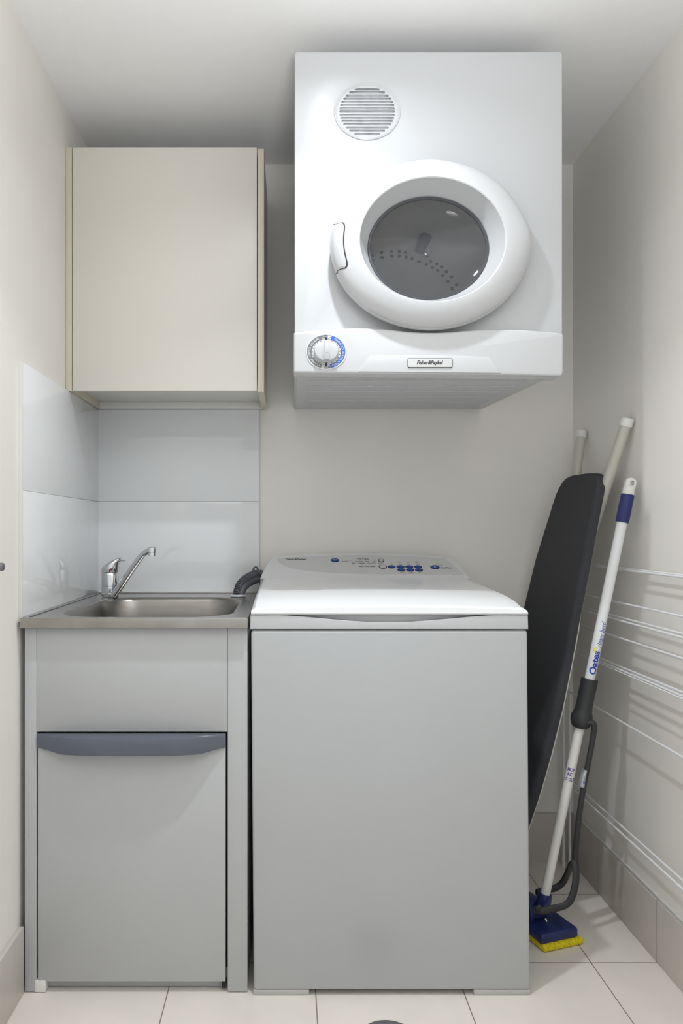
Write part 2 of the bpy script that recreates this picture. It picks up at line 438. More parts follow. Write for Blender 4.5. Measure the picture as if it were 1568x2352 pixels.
# raised bead all round the top's edge
bead = [rrect(sx0, sx1, sy0, sy1, .008), rrect(sx0+.011, sx1-.011, sy0+.011, sy1-.011, .008)]
xy_plate('rim', bead, zs-.0014, zs+.0008, M_steel, sk, bev=0.0008)
rr = []
for (ins, dz, r) in ((0, -.0016, .105), (.003, -.0025, .104), (.007, -.006, .102), (.011, -.014, .10), (.018, -.06, .098), (.026, -.15, .095), (.036, -.185, .09), (.06, -.205, .07), (.13, -.21, .03)):
    rr.append([(x, y, zs+dz) for x, y in rrect(bx0+ins, bx1-ins, by0+ins, by1-ins, r, 14)])
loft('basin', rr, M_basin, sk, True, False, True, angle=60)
box('front_edge', sx0-.004, sx1, sy0-.001, sy0+.016, ztop+.0005, zs-.0005, M_steel_front, sk, .002, label='worn stainless front edge')
boxes('side_edge', [(sx1-.002, sx1, sy0+.015, sy1, ztop+.0005, zs-.002)], M_steel_front, sk, .0005)
wst = [ell((bx0+bx1)/2, (by0+by1)/2, .045, .045, 32), ]
xy_plate('waste', wst, zs-.2099, zs-.205, M_chrome, sk, .001)
# hose collar in the rear right corner
hcx, hcy = -0.157, 2.292
loft('hose_collar', [[(hcx+r*math.cos(2*PI*k/40), hcy+r*math.sin(2*PI*k/40), zs+z) for k in range(40)] for r, z in ((.019, -.001), (.0235, .000), (.0245, .003), (.0235, .0055), (.0215, .0065), (.0185, .006), (.0175, .0))], M_whitep, sk, label='white plastic ring round the hose outlet')
boxes('sealant', [(XL+.0112, -0.1, YB-.0145, YB-.0108, zs+.0006, zs+.006)], M_caulk, sk, .001)

# ------------------------------------------------------------------ faucet
fx, fy = -0.552, 2.290
fc = thing('mixer_tap', 'chrome single lever mixer tap standing at the rear left of the steel sink', 'faucet', (fx, fy, zs-.0015))
def lathe(name, cx, cy_, prof, m, parent, n=40, label=None, tilt=None):
    return loft(name, [[(cx+r*math.cos(2*PI*k/n), cy_+r*math.sin(2*PI*k/n), z) for k in range(n)] for r, z in prof], m, parent, True, True, True, label=label)
zb0 = zs+.0008
lathe('body', fx, fy, [(.0265, zb0), (.0268, zb0+.004), (.0262, zb0+.031), (.0255, zb0+.0315), (.0255, zb0+.0325), (.0262, zb0+.033), (.0262, zb0+.071), (.0245, zb0+.0735)], M_chrome, fc)
# lever head: dome swept up into a beak on the right
sec = []
zc0 = zb0+.074
for t, cxo, czo, ax, ay in ((0, 0, 0, .0265, .0265), (.1, 0, .002, .0275, .0275), (.3, .001, .012, .0275, .0275), (.5, .004, .021, .025, .026), (.65, .010, .028, .0215, .023), (.8, .018, .034, .017, .018), (.9, .024, .0365, .012, .013), (1, .028, .0385, .005, .006)):
    ring = []
    for k in range(36):
        a = 2*PI*k/36
        x = cxo+ax*math.cos(a); z = czo+max(0, x)*0.25*t-max(0, -x)*.25*t
        ring.append((fx+x, fy-.004*t+ay*math.sin(a), zc0+z))
    sec.append(ring)
lv = loft('lever', sec, M_chrome, fc, True, True, True)
tube('lever_blade', catmull([(fx+.006, fy-.004, zc0+.026), (fx+.022, fy-.006, zc0+.0345), (fx+.036, fy-.008, zc0+.0365), (fx+.049, fy-.009, zc0+.0355)], 6),
     [.018-(.0125*i/18) for i in range(19)], M_chrome, lv, 20, (0, 0, 1), [.38-.14*i/18 for i in range(19)])
d0 = Vector((fx+.009, fy-.0272, zc0+.010))
for sgn, mm, nm in ((-1, M_red, 'hot_dot'), (1, M_bluedot, 'cold_dot')):
    ol = [(sgn*.0001+sgn*.0035*math.sin(PI*k/12), .0035*math.cos(PI*k/12)) for k in range(13)]
    me = plate_mesh([ol], .001, 0, lambda u, v, q: d0+Vector((u, u*.33+q-.0012, v)))
    link(nm, me, mm, lv, label='red half of the hot and cold dot' if sgn < 0 else 'blue half of the hot and cold dot')
# spout
S0 = P(262, 1366, 2.255); S1 = P(274, 1350, 2.245); S2 = P(308, 1300, 2.215); S3 = P(328, 1274, 2.20); S4 = P(340, 1266.5, 2.19); S5 = P(352, 1265, 2.18)
pts = catmull([S0, S1, S2, S3, S4, S5], 8)
rad = [.0142-.0035*min(1, i/24) for i in range(len(pts))]
spt = tube('spout', pts, rad, M_chrome, fc, 24, (0, -.6, .8), .8)
o5 = P(348.5, 1264, 2.18)
lathe('aerator', o5.x, o5.y, [(.0105, o5.z-.0175), (.0112, o5.z-.017), (.0112, o5.z-.007), (.0128, o5.z-.006), (.0132, o5.z+.004), (.0125, o5.z+.008), (.009, o5.z+.0105), (.002, o5.z+.011)], M_chrome, spt)
sb = P(261, 1370, 2.262)
lathe('spout_base', sb.x, sb.y, [(.0165, zb0), (.017, zb0+.002), (.0165, zb0+.010), (.014, zb0+.011)], M_chrome, spt)

# ------------------------------------------------------------------ drain hose
ho = thing('drain_hose', 'dark grey ribbed drain hose hooked from the washing machine into the sink corner', 'hose', (hcx, hcy, zs))
hp = catmull([(hcx, hcy, zs+.0012), (hcx, hcy+.001, zs+.014), (hcx+.009, hcy+.012, zs+.036), (hcx+.028, hcy+.034, zs+.053), (hcx+.052, hcy+.070, zs+.062), (hcx+.0775, hcy+.110, zs+.058)], 22)
tube('ribbed_pipe', hp, [.0155 if (i % 4) < 2 else .0128 for i in range(len(hp))], M_hose, ho, 24, (0.3, 1, 0))
# smooth inner support bend with hanging eyelet
hs = catmull([(hcx+.010, hcy-.007, zs+.001), (hcx+.012, hcy-.006, zs+.012), (hcx+.020, hcy+.004, zs+.028), (hcx+.036, hcy+.024, zs+.040), (hcx+.062, hcy+.052, zs+.049)], 6)
tube('support_bend', hs, .0105, M_hose, ho, 16, (0.3, 1, 0))
e0 = Vector((hcx+.052, hcy+.055, zs+.067))
eye = [(-.014, 0), (-.011, .012), (-.007, .021), (0, .024), (.007, .021), (.011, .012), (.014, 0)]
link('hanging_eyelet', plate_mesh([eye, ell(0, .012, .0035, .007, 16)], .004, 0, lambda u, v, q: e0+Vector((u, q, v))), M_hose, ho)

# ------------------------------------------------------------------ washing machine
wy0, wy1 = 1.733, 2.372
wx0, wx1 = -0.0895, 0.5605
wm = thing('washing_machine', 'white top loading washing machine standing on the tiled floor beside the sink', 'washing machine', (0.235, 2.05, 0))
zb_w, zt_w = P(0, 2275, wy0).z, P(0, 1448, wy0).z
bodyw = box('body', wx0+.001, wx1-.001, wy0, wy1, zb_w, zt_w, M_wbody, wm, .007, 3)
for v in bodyw.data.vertices:        # the machine stands very slightly out of true
    v.co.x += .0062*(zt_w-v.co.z)/(zt_w-zb_w)
FYW = 1.7315
boxes('foot', [(P(581, 0, wy0).x, P(710, 0, wy0).x, wy0+.0005, wy1-.05, .0005, zb_w+.001)], M_foot, wm, .003)
boxes('foot', [(P(1088, 0, wy0).x, P(1218, 0, wy0).x, wy0+.0005, wy1-.05, .0005, zb_w+.001)], M_foot, wm, .003)
# top deck with a hand recess under the lid
zd1 = P(0, 1412.5, wy0).z; zd0 = zt_w+.0025
def dk(px, py): p = P(px, py, wy0-.001); return (p.x, p.z)
dip = [dk(640+500*i/30, 1413+16.5*math.sin(PI*i/30)**1.5) for i in range(31)]
ol = [dk(575, 1413.5)] + dip + [dk(1212, 1413.5), dk(1213, 1445), dk(574, 1445)]
deck = xz_plate('top_deck', [ol], wy0-.001, wy0+.016, M_white, wm, .0012)
boxes('deck_sides', [(wx0+.0005, wx1-.0005, wy0+.034, wy1, zd0, zd1-.001)], M_white, deck, .003)
# lid: arched shell
def lid_edge(Y):
    T = [(1.731, -.188), (1.736, -.1845), (1.76, -.1795), (1.80, -.1725), (1.85, -.1672), (1.92, -.163), (2.0, -.160), (2.09, -.157), (2.18, -.1535), (2.268, -.150)]
    for (a, za), (b, zb__) in zip(T, T[1:]):
        if Y <= b: return za+(zb__-za)*(Y-a)/(b-a)
    return T[-1][1]
ys = [1.731, 1.733, 1.736, 1.742, 1.752, 1.77, 1.80, 1.84, 1.9, 2.0, 2.1, 2.18, 2.25, 2.268]
us = [-1, -1, -.985, -.97, -.94, -.88, -.7, -.4, 0, .4, .7, .88, .94, .97, .985, 1, 1]
grid = []
zl = zd1+.0015
for j, Y in enumerate(ys):
    row = []
    inset = .0012+.0015*max(0, min(1, (Y-1.733)/.5))
    ze = H+lid_edge(Y)
    for i, u in enumerate(us):
        x = (wx0+wx1)/2+u*((wx1-wx0)/2-inset)
        if i in (0, len(us)-1): z = zl
        else:
            e = 1-abs(u); drop = .017*max(0, (1-e/.05))**2 if e < .05 else 0
            z = ze+.006*(1-u*u)-drop*(1 if Y > 1.745 else .4)
        row.append((x, Y, z))
    grid.append(row)
front = [(x, 1.7315, zl) for (x, Y, z) in grid[0]]
frontm = [(x, 1.7295, zl+.003) for (x, Y, z) in grid[0]]
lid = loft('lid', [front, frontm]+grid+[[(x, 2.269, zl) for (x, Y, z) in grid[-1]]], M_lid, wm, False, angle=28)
# recess back wall under the lid
rb = []
box('hand_recess', P(630, 0, 1.75).x, P(1150, 0, 1.75).x, wy0+.018, wy0+.034, zd0+.001, zd1-.0015, M_console, deck, .001)
# console: sloping face, outline lies in the plane z = -.149 + .62 (y - 2.255)
def con(px, py, off=0.0):
    q = (py-CY)/F
    Y = (0.149+0.62*2.255)/(q+0.62); Z = -.149+.62*(Y-2.255)
    n = Vector((0, -.62, 1)).normalized()
    return Vector(((px-CX)*Y/F, Y, H+Z))+n*off
cout = [(597, 1329), (602, 1315), (608, 1303), (617, 1290), (625, 1282), (632, 1277.5), (650, 1276), (690, 1273.5), (740, 1271.5), (790, 1270.3), (840, 1270), (890, 1270.5), (940, 1272.5), (990, 1276), (1040, 1281), (1046, 1286), (1056, 1298), (1066, 1311), (1076, 1324), (1081, 1329.5)]
f0 = [con(a, b) for a, b in cout]
cen = sum(f0, Vector())/len(f0)
fr = [p+(cen-p).normalized()*.0025 for p in f0]
fr2 = [p+Vector((0, .002, -.002)) for p in f0]
bk = [Vector((p.x, max(p.y+.004, 2.30), p.z-.004)) for p in f0]
bk2 = [Vector((p.x, 2.372, min(p.z-.012, zd1+.06))) for p in f0]
bk3 = [Vector((p.x, 2.372, zd1)) for p in f0]
console = loft('console', [fr, fr2, bk, bk2, bk3], M_console, wm, True, True, True, angle=30)
boxes('console_base', [(P(598, 0, 2.27).x, P(1079, 0, 2.27).x, 2.27, 2.370, zd1-.001, con(700, 1330).z-.001)], M_console, console, .001)
pan = [(635, 1282.2), (637, 1287), (642, 1292.5), (654, 1299.5), (671.5, 1305.5), (698, 1310.2), (730, 1313.6), (775, 1316.3), (828, 1318), (900, 1319.2), (980, 1319.6), (1063.5, 1319.6), (1044, 1301), (1023, 1283.6), (980, 1280), (930, 1277.5), (880, 1276), (828, 1275.4), (770, 1276), (710, 1278)]
ex_c = Vector((1, 0, 0)); et_c = Vector((0, 1, .62)).normalized()
O_c = con(840, 1300)
def c2(px, py, off=0):
    d = con(px, py)-O_c; return (d.x, d.dot(et_c))
n_c = ex_c.cross(et_c).normalized()
def cw(off): return lambda u, v, q: O_c+ex_c*u+et_c*v+n_c*(q+off)
panel = link('control_panel', plate_mesh([[c2(*p) for p in pan]], .0008, 0, cw(.0004)), M_panel, wm, label='grey control panel with blue buttons')
def btn(px, py, a, b, m, name, lab=None, ring=True):
    q = c2(px, py); sc = con(px, py).y/F
    kz = (c2(px, py-1)[1]-c2(px, py)[1])
    if ring:
        link('button_ring', plate_mesh([ell(q[0], q[1], (a+1.8)*sc, (b+1.0)*kz, 28)], .0006, 0, cw(.0010)), M_print, panel)
    return link(name, plate_mesh([ell(q[0], q[1], a*sc, b*kz, 28)], .002, .0003, cw(.0016)), m, panel, label=lab)
btn(769, 1287.3, 8.0, 3.0, M_bluebtn, 'button', 'blue power button')
btn(875, 1287.6, 5.2, 3.2, M_whitep, 'button', 'white button')
btn(879, 1302.3, 7.6, 3.6, M_whitep, 'button', 'white button')
for px, py in ((899, 1302.3), (919.5, 1302.2), (939.6, 1302.3), (959.5, 1302.4), (921, 1308.9), (941.6, 1309.1), (961.7, 1309.3)):
    btn(px, py, 7.6, 2.5, M_bluebtn, 'button', 'blue button')
btn(998.5, 1303.3, 9.0, 3.6, M_bluebtn, 'button', 'blue start button')
bmw = bmesh.new()
def ctext(body, px, py, wpx, hpx=3.2, b=None, off=.0011, **k):
    own = b is None
    if own: b = bmesh.new()
    sc = con(px, py).y/F; kz = c2(px, py-1)[1]-c2(px, py)[1]
    add_text(b, body, con(px, py), ex_c, et_c, off, width=wpx*sc, height=hpx*kz, **k)
    if own: finish(b, 'printed_word', M_print, panel)
ctext('Fisher&Paykel', 679.5, 1285.2, 47, 3.8, shear=.3, bold=.03)
ctext('Power', 768.5, 1282.3, 13.5, 2.2, bold=.02)
ctext('Wash Progress', 833.5, 1284.6, 28, 2.6, bold=.03)
ctext('Smart Touch Cycles', 842.5, 1302, 38, 2.8, bold=.03)
ctext('Start/Pause', 1025, 1304.6, 26, 3.0, bold=.03)
ctext('Lid locked', 1006, 1298.3, 16, 1.8)
ctext('Option', 900.6, 1307.6, 12, 2.2, bold=.02)
for tx, px in (('Wash', 923), ('Water', 943.5), ('Spin', 964)): ctext(tx, px, 1314.3, 10, 2.0, bold=.02)
for tx, px in (('Temp', 923), ('Level', 943.5), ('Speed', 964)): ctext(tx, px, 1317.0, 10, 2.0, bold=.02)
for tx, px, wp in (('Wool', 811, 8), ('Delicate', 831, 15), ('Heavy Duty', 852.5, 20), ('Regular', 874, 13)): ctext(tx, px, 1293.8, wp, 2.2, bold=.02)
for tx, px, wp in (('Long Wash', 791, 17), ('Short Wash', 825, 18), ('Rinse', 842.5, 9), ('Spin', 860, 7)): ctext(tx, px, 1290.0, wp, 1.8, bold=.02)
for tx, px, py in (('Hot', 917, 1292.8), ('Warm', 918, 1295.2), ('Cold', 919, 1297.5), ('High', 937, 1292.8), ('Med', 938, 1295.2), ('Low', 939, 1297.5), ('Fast', 957, 1290.5), ('Med', 957.5, 1292.8), ('Slow', 958, 1295.2), ('Hold', 959, 1297.5), ('Out', 898, 1297.3)):
    ctext(tx, px, py, 7, 1.5)
ctext('I', 769, 1287.3, 0.9, 3.2, bmw, .0029); 
def poly(b, pts, off, f=con):
    vs = [b.verts.new(f(px, py, off)) for px, py in pts]; b.faces.new(vs)
bms = bmesh.new(); poly(bms, [(996, 1301.6), (1001.5, 1304.6), (997, 1305.2)], .0029)
for k in range(20):
    a0, a1 = math.radians(120+300*k/20), math.radians(120+300*(k+1)/20)
    poly(bmw, [(769+3.6*math.cos(a0), 1287.3-1.7*math.sin(a0)), (769+3.6*math.cos(a1), 1287.3-1.7*math.sin(a1)), (769+2.8*math.cos(a1), 1287.3-1.3*math.sin(a1)), (769+2.8*math.cos(a0), 1287.3-1.3*math.sin(a0))], .0029)
finish(bmw, 'power_symbol', M_whitep, panel, label='white power symbol'); finish(bms, 'start_symbol', M_whitep, panel, label='white start arrow')
bm = bmesh.new()
for px in (790.3, 799, 807.5, 816.3, 825, 841.7, 850.5, 859.3):
    poly(bm, [(px+2*math.cos(2*PI*k/10), 1287.6-.9*math.sin(2*PI*k/10)) for k in range(10)], .0011)
poly(bm, [(788, 1287.35), (865, 1287.35), (865, 1287.75), (788, 1287.75)], .00105)
for px in (811.5, 832, 852, 872.3):
    poly(bm, [(px-2.2, 1298.2), (px+2.2, 1298.2), (px, 1295.3)], .0011)
finish(bm, 'indicator_lights', M_foot, panel, label='grey row of indicator lights')

# ------------------------------------------------------------------ dryer
DY = 1.765; RY = 0.853
dx0, dx1 = 0.0145, 0.652
dzt = H+1.138
dy1 = YB-.006
dryer = thing('clothes_dryer', 'white wall mounted clothes dryer with round glass door above the washing machine', 'dryer', (0.33, 2.1, H+.38))
dcx, dcz = 0.330, H+0.6645
xb0, xb1 = .0165, .637
zbf, zbb = H+.374, H+.3945
V = [(dx0, DY+.006, dzt), (dx1, DY+.006, dzt), (dx1, DY+.006, zbf), (dx0, DY+.006, zbf),
     (xb0, dy1, dzt), (xb1, dy1, dzt), (xb1, dy1, zbb), (xb0, dy1, zbb)]
bm = bmesh.new(); vs = [bm.verts.new(v) for v in V]
for f in ((0, 1, 5, 4), (1, 2, 6, 5), (2, 3, 7, 6), (3, 0, 4, 7), (4, 5, 6, 7)): bm.faces.new([vs[i] for i in f])
bmesh.ops.bevel(bm, geom=[e for e in bm.edges if not e.is_boundary], offset=.006, segments=3, affect='EDGES')
link('body', from_bm(bm, 'body'), M_white, dryer)
boxes('base_ridge', [(.05, .60, DY+.10+i*.09, DY+.104+i*.09, H+.3742+i*.0029, H+.380+i*.0029) for i in range(6)], M_white, dryer, .001)
vcx, vcz = P(843, 256, DY).x, P(843, 256, DY).z
xz_plate('front_panel', [rrect(dx0, dx1, H+.40, dzt+.001, .006), ell(dcx, dcz, .150, .150*RY), ell(vcx, vcz, .069, .069*.87)], DY, DY+.012, M_white, dryer, .002)
# control fascia
def fp(px, py): p = P(px, py, 1.735); return (p.x, p.z)
topc = [(674.5, 768), (675, 764), (680, 762.5), (720, 758.5), (770, 754.5), (810, 753), (850, 753.5), (890, 756), (930, 760.5), (965, 763), (1000, 763.5), (1035, 762), (1070, 759), (1105, 757), (1150, 756.3), (1195, 757), (1240, 760), (1280, 763.5), (1291, 765.5), (1294, 770)]
ol = [fp(*p) for p in topc] + [fp(1293.5, 852), fp(1291, 862), fp(1284, 864), fp(1200, 861.5), fp(680, 856.5), fp(675.5, 855), fp(674.5, 850)]
fas = xz_plate('control_fascia', [ol], 1.735, 1.792, M_whitep, dryer, .005)
trap = [fp(823, 854), fp(848.5, 818), fp(900, 817), fp(985, 816.5), fp(1070, 818), fp(1123.5, 821), fp(1149, 857.5)]
xz_plate('raised_panel', [trap], 1.7318, 1.736, M_whitep, fas, .0014)
pl = [fp(936.5, 824.5), ]
a, b = fp(936, 844.5), fp(1037, 824.5)
badge = xz_plate('badge', [rrect(a[0], b[0], a[1], b[1], .0035)], 1.7296, 1.7322, M_plate, dryer, .0006, label='grey name badge')
rim = xz_plate('badge_rim', [rrect(a[0]-.001, b[0]+.001, a[1]-.001, b[1]+.001, .0042)], 1.7305, 1.7322, M_print, badge)
bm = bmesh.new()
add_text(bm, 'Fisher&Paykel', P(987, 834, 1.7294), (1, 0, 0), (0, 0, 1), .0002, width=60/F*1.735, height=12/F*1.735, shear=.28, bold=.025)
finish(bm, 'badge_lettering', M_print, badge, label='dark lettering')
# timer dial
kx, kz = P(749, 808, 1.733).x, P(749, 808, 1.733).z
pxm = 1.733/F; DR = .873
def dring(r, y): return [(kx+r*math.cos(2*PI*k/64), y, kz+r*DR*math.sin(2*PI*k/64)) for k in range(64)]
dial = loft('timer_dial', [dring(48*pxm, 1.7355), dring(47.4*pxm, 1.7338), dring(46*pxm, 1.7332), dring(44.2*pxm, 1.7336), dring(44*pxm, 1.7345), dring(30*pxm, 1.7345)], M_dialring, dryer, True, False, True, label='round timer dial with blue and grey bands')
def band(r0, r1, a0, a1, y, m, name, lab=None):
    n = max(4, int(abs(a1-a0)/4)); o = [];
    A = [math.radians(a0+(a1-a0)*k/n) for k in range(n+1)]
    o = [(kx+r1*pxm*math.cos(t), kz+r1*pxm*DR*math.sin(t)) for t in A]+[(kx+r0*pxm*math.cos(t), kz+r0*pxm*DR*math.sin(t)) for t in reversed(A)]
    return xz_plate(name, [o], y, y+.0004, m, dial, label=lab)
band(34.5, 43.5, -76, 73, 1.7339, M_bluelab, 'dial_band', 'blue band of the dial')
band(34.5, 43.5, 107, 254, 1.7339, M_greylab, 'dial_band', 'grey band of the dial')
band(37, 43.5, 84, 106, 1.7339, M_print, 'dial_band', 'black end of the dial band')
band(37, 43.5, -96, -77, 1.7339, M_print, 'dial_band', 'black end of the dial band')
bmL = bmesh.new(); bmD = bmesh.new()
def arc_text(b, txt, r, a0, a1, h, flip=False):
    L = len(txt)
    for i, ch in enumerate(txt):
        if ch == ' ': continue
        t = math.radians(a0+(a1-a0)*(i+.5)/L)
        O = Vector((kx+r*pxm*math.cos(t), 1.7337, kz+r*pxm*DR*math.sin(t)))
        up = Vector((math.cos(t), 0, DR*math.sin(t))); ex = Vector((math.sin(t), 0, -DR*math.cos(t)))
        if flip: up, ex = -up, -ex
        add_text(b, ch, O, ex, up, 0.0, height=h*pxm, shear=.1, bold=.02)
arc_text(bmL, 'SYNTHETICS AND DELICATES', 39, 62, -70, 5.0)
arc_text(bmL, 'DURABLE FABRICS REGULAR', 39, 246, 116, 5.0)
arc_text(bmL, 'AIRING', 40.2, 104, 86, 3.2); arc_text(bmL, 'AIRING', 40.2, -94, -79, 3.2, True)
vs = [bmL.verts.new((kx+x*pxm, 1.7337, kz+z*pxm*DR)) for x, z in ((3.5, 44), (13.5, 40.5), (3.5, 35.5))]; bmL.faces.new(vs)
vs = [bmL.verts.new((kx+x*pxm, 1.7337, kz+z*pxm*DR)) for x, z in ((-4, -44), (-13, -41), (-4, -36))]; bmL.faces.new(vs)
finish(bmL, 'dial_lettering', M_whitep, dial, label='white lettering round the dial')
for i, (tx, a) in enumerate((('150', 66), ('120', 36), ('90', 4), ('60', -30), ('30', -64), ('150', 244), ('120', 212), ('90', 178), ('60', 146), ('30', 114))):
    t = math.radians(a); O = Vector((kx+32.2*pxm*math.cos(t), 1.7342, kz+32.2*pxm*DR*math.sin(t)))
    up = Vector((math.cos(t), 0, DR*math.sin(t))); ex = Vector((math.sin(t), 0, -DR*math.cos(t)))
    add_text(bmD, tx, O, ex, up, 0, height=3.2*pxm)
def dseg(r0, r1, a, wd):
    t = math.radians(a); c, s = math.cos(t), math.sin(t)
    P4 = [(r0*c-wd*s, r0*s+wd*c), (r1*c-wd*s, r1*s+wd*c), (r1*c+wd*s, r1*s-wd*c), (r0*c+wd*s, r0*s-wd*c)]
    vs = [bmD.verts.new((kx+x*pxm, 1.7342, kz+z*pxm*DR)) for x, z in P4]; bmD.faces.new(vs)
for a in (50, 20, -12, -46, 230, 196, 162, 130): dseg(29.5, 34.5, a, .45)
dseg(29, 38, 90, 2.2); dseg(29, 40, -90, 2.4)
for k in range(72):
    dseg(34.0, 34.6, 5*k, 1.5)
finish(bmD, 'dial_numbers', M_print, dial, label='dark minute numbers and tick marks')
kn = loft('knob', [dring(28.8*pxm, 1.7340), dring(28.8*pxm, 1.7300), dring(27.5*pxm, 1.7285), dring(27*pxm, 1.722), dring(26*pxm, 1.7205), dring(22*pxm, 1.7195)], M_whitep, dial, True, False, True)
gr = []
for z, wv, y in ((-26, 5.5, 1.7190), (-24, 7.0, 1.7125), (-15, 7.5, 1.7105), (0, 6.5, 1.7095), (15, 6.0, 1.7100), (24, 5.5, 1.7115), (27, 4.5, 1.7190)):
    gr.append([(kx-wv*pxm, 1.7205, kz+z*pxm*DR), (kx-wv*.75*pxm, y+.001, kz+z*pxm*DR), (kx, y, kz+z*pxm*DR), (kx+wv*.75*pxm, y+.001, kz+z*pxm*DR), (kx+wv*pxm, 1.7205, kz+z*pxm*DR)])
loft('grip_ridge', gr, M_whitep, dial, True, True, True)
boxes('grip_mark', [(kx-1.0*pxm, kx+1.8*pxm, 1.7098, 1.7112, kz-7.6*pxm, kz-6.6*pxm)], M_greylab, dial, 0.0)
# vent
def vring(a, y): return [(vcx+a*math.cos(2*PI*k/64), y, vcz+a*.87*math.sin(2*PI*k/64)) for k in range(64)]
pv = DY/F
slots = []
for i in range(15):
    zz = -51.5+103*i/14; a_ = 66*math.sqrt(max(0, 1-(zz/58.5)**2))-2
    a_ = max(a_, 25)
    slots.append(rrect(vcx-a_*pv, vcx+a_*pv, vcz+(zz-2.75)*pv, vcz+(zz+2.75)*pv, 2.6*pv, 3))
vent = loft('vent_grille', [vring(77*pv, DY+.001), vring(76*pv, DY-.0025), vring(73.5*pv, DY-.0035), vring(71.5*pv, DY-.0018), vring(69.5*pv, DY-.0005), vring(69*pv, DY+.004)], M_whitep, dryer)
xz_plate('louvres', [ell(vcx, vcz, 69.5*pv, 60.5*pv)]+slots, DY+.0005, DY+.0025, M_whitep, vent, .0003)
loft('filter_screen', [vring(70*pv, DY+.010), vring(35*pv, DY+.0105), vring(1*pv, DY+.011)], M_slot, vent, True, False, True, label='grey lint filter behind the slots')
loft('vent_cup', [vring(70*pv, DY+.006), vring(70*pv, DY+.0102)], M_whitep, vent)
# drum behind the glass
def dell(a, y, n=72, cx=dcx, cz=dcz, ry=RY): return [(cx+a*math.cos(2*PI*k/n), y, cz+a*ry*math.sin(2*PI*k/n)) for k in range(n)]
drum = loft('drum', [dell(.152, DY+.010), dell(.17, DY+.014), dell(.255, DY+.03), dell(.255, 2.17), dell(.24, 2.20), dell(.12, 2.2001), dell(.012, 2.2002)], M_drum, dryer, True, False, True)
hub = P(980, 578, 2.19)
loft('hub', [[(hub.x+r*math.cos(2*PI*k/20), y, hub.z+r*math.sin(2*PI*k/20)) for k in range(20)] for r, y in ((.016, 2.195), (.012, 2.185), (.004, 2.182))], M_chrome, drum, True, False, True)
holes = [(851, 588), (856, 587), (876, 580), (899, 578), (917, 577), (931, 579), (852, 599), (858, 598), (877, 591), (900, 588), (917, 588), (932, 590), (946, 594), (962, 601), (979, 607), (989, 600), (993, 614), (1003, 606), (1005, 621), (1014, 613), (1017, 632), (1025, 624), (1028, 646), (1036, 636), (1048, 654), (1038, 663)]
bm = bmesh.new()
for i, (px, py) in enumerate(holes):
    c = P(px, py, 2.1985); a_ = .0056; b_ = .0046
    if px < 860: a_ = .0024
    ring1 = [bm.verts.new((c.x+a_*math.cos(2*PI*k/14), 2.1985, c.z+b_*math.sin(2*PI*k/14))) for k in range(14)]
    ring2 = [bm.verts.new((c.x+a_*math.cos(2*PI*k/14), 2.203, c.z+b_*math.sin(2*PI*k/14))) for k in range(14)]
    bm.faces.new(ring1)
    for k in range(14): bm.faces.new((ring1[k], ring1[(k+1) % 14], ring2[(k+1) % 14], ring2[k]))
link('drum_holes', from_bm(bm, 'drum_holes'), M_hole, drum)
va = P(1012, 462, 2.185); vb = P(962, 580, 2.185)
tube('drum_vane', [va, (va+vb)/2, vb], [.024, .020, .014], M_seal, drum, 20, (0, 1, 0), .6)
# door ring
def douter(a, y, grow=1.0):
    out = []
    for k in range(96):
        t = 2*PI*k/96; d = math.degrees(t); d = d-360 if d > 180 else d
        bump = 1+.030*grow*math.exp(-((d-3)/13)**2) - .008*grow*math.exp(-((d-30)/12)**2)
        out.append((dcx+a*bump*math.cos(t), y, dcz+.001+a*bump*RY*math.sin(t)))
    return out
dd = loft('door', [douter(.214, 1.764), douter(.222, 1.748), douter(.2305, 1.744), douter(.2332, 1.738), douter(.2335, 1.733), douter(.2322, 1.7293), douter(.2300, 1.7280), douter(.2290, 1.7225), douter(.2255, 1.7170), douter(.216, 1.7095), douter(.203, 1.7040, .6), douter(.188, 1.6998, .3), douter(.177, 1.6978, 0), douter(.1695, 1.6975, 0), douter(.1670, 1.6990, 0), douter(.1655, 1.7040, 0), douter(.152, 1.735, 0), douter(.1445, 1.7495, 0), douter(.1425, 1.754, 0)], M_whitep, dryer, angle=32)
loft('glass_seal', [dell(.1440, 1.7515), dell(.1425, 1.7490), dell(.1385, 1.7485), dell(.1365, 1.7505), dell(.1365, 1.757)], M_seal, dd, label='dark ring round the glass')
loft('glass_bowl', [dell(.1375, 1.7505), dell(.133, 1.7535), dell(.12, 1.760), dell(.09, 1.768), dell(.05, 1.773), dell(.012, 1.7745)], M_glass, dd, True, False, True, angle=60, label='tinted glass window')
